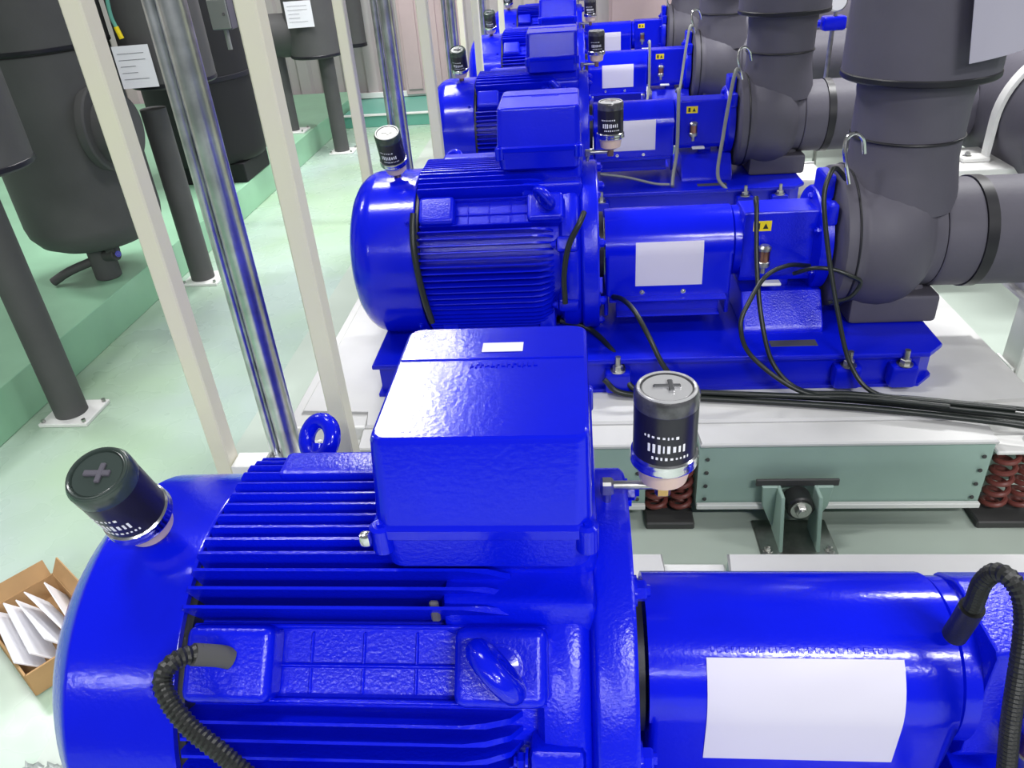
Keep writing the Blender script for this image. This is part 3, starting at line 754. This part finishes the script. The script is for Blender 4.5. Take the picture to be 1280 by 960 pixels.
# grey junction box
t = thing('junction_box', 'small grey junction box in front of the black vessel, left of the beige post', 'box', (-1.84, 4.30, 1.10))
b = MB(); b.box((0, 0, .075), (.11, .08, .15), .006, 2); b.build('enclosure', M['rubber'], t)
b = MB(); b.box((0, -.042, .075), (.10, .01, .14), .003, 1); d_ = b.build('door', M['greycable'], t)
b = MB(); b.lathe([(.008, 0), (.008, .008)], (.03, -.047, .075), (0, -1, 0), 12); b.build('latch', M['chrome'], d_)
b = MB(); b.cyl((0, 0, -.10), (0, 0, .0), .012, 12); b.cyl((0, .02, .15), (0, .02, .9), .012, 12); b.build('conduit_stub', M['greycable'], t)
# far dark pipe by the wall
t = thing('lagged_vertical_pipe', 'short dark lagged pipe end hanging by the ribbed wall, right of a beige post', 'pipe', (-1.98, 7.38, .60), 'lagged vertical pipes along the kerb')
b = MB(); b.lathe([(.08, 0), (.095, .01), (.095, 1.9), (.08, 1.91)], (0, 0, 0), (0, 0, 1), 32); b.build('pipe_lagging', M['rubber_left'], t)
b = MB(); b.lathe([(.09, .0), (.10, .004), (.10, .03), (.09, .034)], (0, 0, 0), (0, 0, 1), 32); b.build('edge_tape', M['tape'], t)

# ------------------------------------------------------------------ hanging tags
def htag(label, c, w, h, rz, rx, curve=0., lines=True, m='paper', ry=0.):
    t = thing('paper_tag', label, 'tag', c, 'paper tags hung on the pipes')
    rot = Euler((rx, ry, rz)).to_matrix()
    b = MB(); n = 8; V = []
    for d in (0, .0012):
        V.append([[b.bm.verts.new(rot @ Vector(((i / n - .5) * w, d + curve * (1 - (2 * i / n - 1) ** 2), (j - .5) * h))) for i in range(n + 1)] for j in (0, 1)])
    for i in range(n):
        b.bm.faces.new((V[0][0][i], V[0][0][i + 1], V[0][1][i + 1], V[0][1][i])); b.bm.faces.new((V[1][0][i], V[1][1][i], V[1][1][i + 1], V[1][0][i + 1]))
        for j in (0, 1): b.bm.faces.new((V[0][j][i], V[1][j][i], V[1][j][i + 1], V[0][j][i + 1]))
    for i in (0, n):
        b.bm.faces.new((V[0][0][i], V[0][1][i], V[1][1][i], V[1][0][i]))
    b.build('sheet', M[m], t)
    if lines:
        b = MB(); rr_ = random.Random(2)
        for j in range(5):
            L_ = w * rr_.uniform(.4, .75); z = (.32 - .15 * j) * h
            p = rot @ Vector((-.4 * w + L_ / 2, -.001 + curve * .6, z)); b.box(p, (L_, .0008, h * .008), .0001, 1, rot)
        b.build('print_lines', M['rubber'], t)
    return t
htag('white paper tag hanging at the upper left beside the nearest beige post', (-1.83, 3.285, 1.075), .15, .165, .12, .0)
htag('white paper tag hanging on the far dark pipe, right of the second beige post', (-1.94, 5.83, 1.02), .19, .17, .08, 0)
tg = htag('grey translucent tag curling out from the nearest lagged riser at the upper right', (.985, 1.998, 1.275), .21, .24, .38, -.05, -.022, False, 'greyfilm', -.14)
htag('white paper tag below the nearest suction pipe at the right edge', (1.42, 2.20, .36), .10, .13, .3, -.5, .0, False)
# green and yellow earth wire above the first tag
t = thing('earth_wire', 'short green earth wire with a yellow tip above the upper left tag', 'wire', (-1.90, 3.30, 1.17))
b = MB(); b.tube([(.04, -.02, .16), (.035, -.02, .10), (.042, -.02, .06)], .008, 10); b.build('sleeve', M['teal'], t)
b = MB(); b.tube([(.042, -.02, .06), (.047, -.02, .035), (.052, -.02, .015)], .010, 10); b.build('yellow_tip', M['yellow'], t)

# ------------------------------------------------------------------ right: pipe supports and strap
def pipe_stand(label, x, y):
    t = thing('pipe_support', label, 'pipe support', (x, y, 0), 'white pipe supports')
    b = MB(); b.box((0, 0, .014), (.20, .22, .012), .003, 1); b.build('foot_plate', M['white_paint'], t)
    b = MB(); b.box((0, 0, .23), (.07, .10, .42), .004, 1)
    for dx in (-.05, .05): b.prism([(-.10, .02), (.10, .02), (.05, .20), (-.05, .20)], dx - .004, dx + .004, 'X')
    b.build('column', M['white_paint'], t)
    b = MB(); b.box((0, 0, .445), (.19, .22, .014), .003, 1)
    for dx in (-.07, .07): b.prism([(-.09, .45), (.09, .45), (.11, .50), (.06, .485), (-.06, .485), (-.11, .50)], dx - .005, dx + .005, 'X')
    b.build('saddle', M['white_paint'], t)
    return t
pipe_stand('white saddle support under the nearest suction pipe at the right', 1.385, YA + PITCH)
pipe_stand('white saddle support under the second suction pipe, behind the nearest riser', 1.385, YA + 2 * PITCH)
HX, HZ, HR = 2.0, .66, .285
t = thing('lagged_header_pipe', 'large grey lagged header pipe at the upper right edge, under a white arched clamp', 'pipe', (HX, 3.12, HZ))
b = MB(); b.lathe([(HR * .7, 0), (HR * .95, .006), (HR, .02), (HR, 4.2), (HR * .8, 4.21)], (0, 0, 0), (0, 1, 0), 56); p_ = b.build('pipe_lagging', M['rubber'], t, 45)
b = MB(); b.lathe([(HR * .99, .9), (HR * 1.012, .902), (HR * 1.012, .94), (HR * .99, .942)], (0, 0, 0), (0, 1, 0), 56); b.build('tape_band', M['tape'], p_)
t = thing('pipe_clamp', 'white arched pipe clamp over the grey header pipe at the upper right edge', 'clamp', (HX, 3.36, 0))
b = MB(); b.box((0, .04, .255), (.96, .34, .49), .012); b.build('plinth_block', M['white_paint'], t)
b = MB(); n = 28; ri, ro = HR + .004, HR + .020
pin = [(ri * -math.cos(PI * i / n), HZ + ri * math.sin(PI * i / n)) for i in range(n + 1)]; pout = [(ro * -math.cos(PI * i / n), HZ + ro * math.sin(PI * i / n)) for i in range(n + 1)]
b.prism([(-ro, .502)] + pout + [(ro, .502), (ri, .502)] + pin[::-1] + [(-ri, .502)], -.025, .025, 'Y', .002, 1)
b.build('strap', M['white_paint'], t)
for s_ in (-1, 1):
    b = MB(); b.box((s_ * .345, 0, .510), (.11, .075, .02), .004, 1); b.build('strap_foot', M['white_paint'], t)
    b = MB(); b.hexbolt((s_ * .37, 0, .519), (0, 0, 1), .012, .012); b.build('clamp_bolt', M['steel'], t)
# small blue valve with a gauge behind the second riser
t = thing('pressure_gauge', 'small round pressure gauge on a blue valve beside the nearest riser at the top', 'gauge', (1.345, 4.5, .92))
b = MB(); b.box((0, 0, .0), (.12, .08, .07), .015, 2); b.cyl((-.07, 0, .0), (-.10, 0, .0), .02, 14); b.build('valve_body', M['blue'], t)
b = MB(); b.cyl((0, -.02, .035), (0, -.02, .06), .01, 12); b.lathe([(.045, 0), (.05, .004), (.05, .03), (.044, .034)], (0, .0, .105), (0, -1, 0), 28); g_ = b.build('gauge_case', M['steel'], t)
b = MB(); b.lathe([(.043, .0345), (.043, .0355)], (0, 0, .105), (0, -1, 0), 28); b.build('dial', M['white'], g_)
b = MB(); b.tube([(0, 0, -.03), (.0, 0, -.10), (.0, .0, -.40), (0, .0, -.912)], .012, 10); b.build('tail_pipe', M['steel'], t)

# ------------------------------------------------------------------ cardboard box with papers, plastic film
BX = Vector((-1.372, 1.235, 0)); BR = Euler((0, 0, D2R(-37))); W, Dp, H_ = .30, .18, .07
t = thing('cardboard_box', 'open brown cardboard box of white papers on the floor at the left edge', 'box', BX)
t.rotation_euler = BR
b = MB(); b.box((0, 0, .008), (W, Dp, .008))
for s_ in (-1, 1): b.box((0, s_ * Dp / 2, H_ / 2 + .004), (W, .005, H_)); b.box((s_ * W / 2, 0, H_ / 2 + .004), (.005, Dp, H_))
b.build('carton', M['card'], t)
for c_, d_, r_ in (((-W / 2 - .010, 0, H_ + .022), (.004, Dp * .95, .05), Euler((0, D2R(-25), 0))), ((0, Dp / 2 + .012, H_ + .022), (W, .004, .05), Euler((D2R(-30), 0, 0)))):
    b = MB(); b.box(c_, d_, 0, 1, r_.to_matrix()); b.build('flap', M['card'], t)
PG = 'papers in the cardboard box'
for i in range(5):
    b = MB(); r_ = Euler((D2R(38 - 4 * i), D2R(random.uniform(-6, 6)), D2R(random.uniform(-7, 7)))).to_matrix(); r_ = BR.to_matrix() @ r_
    b.box((0, 0, 0), (.25 - .012 * i, .003, .085), 0, 1, r_)
    o = b.build('paper_sheet', M['paper'], None)
    o.location = BX + BR.to_matrix() @ Vector((.006 * i - .012, -.055 + .030 * i, .050 + .003 * i))
    tag(o, 'folded white paper standing in the open cardboard box', 'paper', PG)
b = MB(); n = 14; gx = []
rr_ = random.Random(8)
for i in range(n):
    gx.append([b.bm.verts.new((-1.22 + .13 * i / n + rr_.uniform(-.004, .004), .78 + .13 * j / n + rr_.uniform(-.004, .004), .004 + abs(rr_.gauss(0, .006)))) for j in range(n)])
for i in range(n - 1):
    for j in range(n - 1): b.bm.faces.new((gx[i][j], gx[i + 1][j], gx[i + 1][j + 1], gx[i][j + 1]))
o = b.build('plastic_film', M['film'], None, 20); tag(o, 'crumpled clear plastic film on the floor at the lower left corner', 'film')
sm = o.modifiers.new('thickness', 'SOLIDIFY'); sm.thickness = .0015

# ------------------------------------------------------------------ light
def area(name, loc, sx, sy, power, rot=(0, 0, 0), col=(1, 1, 1)):
    l = bpy.data.lights.new(name, 'AREA'); l.shape = 'RECTANGLE'; l.size = sx; l.size_y = sy; l.energy = power; l.color = col
    o = bpy.data.objects.new(name, l); C.objects.link(o); o.location = loc; o.rotation_euler = rot
    return o
LK = .62
LAMPS = [(-1.42, 5.2, .55, 2.1, 260), (2.05, 4.1, 1.3, .18, 230), (1.6, -1.9, 1.4, .18, 200), (-1.25, 1.9, 1.0, .25, 80),
         (-4.3, -4.45, 1.4, .25, 90), (-4.4, 3.6, 1.4, .25, 110), (4.4, 1.2, 1.4, .25, 110), (2.0, 6.6, 1.3, .25, 110), (4.4, 5.2, 1.4, .25, 90), (-1.6, -4.6, 1.4, .3, 190), (1.9, -4.2, 1.4, .3, 190), (.2, -6.5, 3.0, .3, 260)]  # last ones, behind the camera, are added fill for camera-facing sides
for x_, y_, w_, h_, p_ in LAMPS:
    area('ceiling_and_fill_lamp', (x_, y_, 3.8), w_, h_, p_ * LK)
w = bpy.data.worlds.new('plant_room_ambient'); bpy.context.scene.world = w; w.use_nodes = True
w.node_tree.nodes['Background'].inputs['Color'].default_value = (.93, .97, 1.0, 1)
w.node_tree.nodes['Background'].inputs['Strength'].default_value = .14

# ------------------------------------------------------------------ camera
cam = bpy.data.cameras.new('camera'); co = bpy.data.objects.new('camera', cam); C.objects.link(co)
R = ((0.99547472, 0.06805031, -0.06632671), (-0.02089078, -0.52418431, -0.85134857), (-0.09270196, 0.8488816, -0.52039061))
mx = Matrix((R[0], tuple(-v for v in R[1]), tuple(-v for v in R[2]))).transposed().to_4x4()
mx.translation = Vector((0, 0, 1.5)); co.matrix_world = mx
cam.sensor_width = 36.; cam.sensor_fit = 'HORIZONTAL'; cam.lens = 953.2 / 1280 * 36; cam.clip_start = .02
sc = bpy.context.scene; sc.camera = co
sc.view_settings.view_transform = 'Standard'; sc.view_settings.look = 'None'; sc.view_settings.gamma = 1; sc.view_settings.use_curve_mapping = False
sc.view_settings.exposure = .22
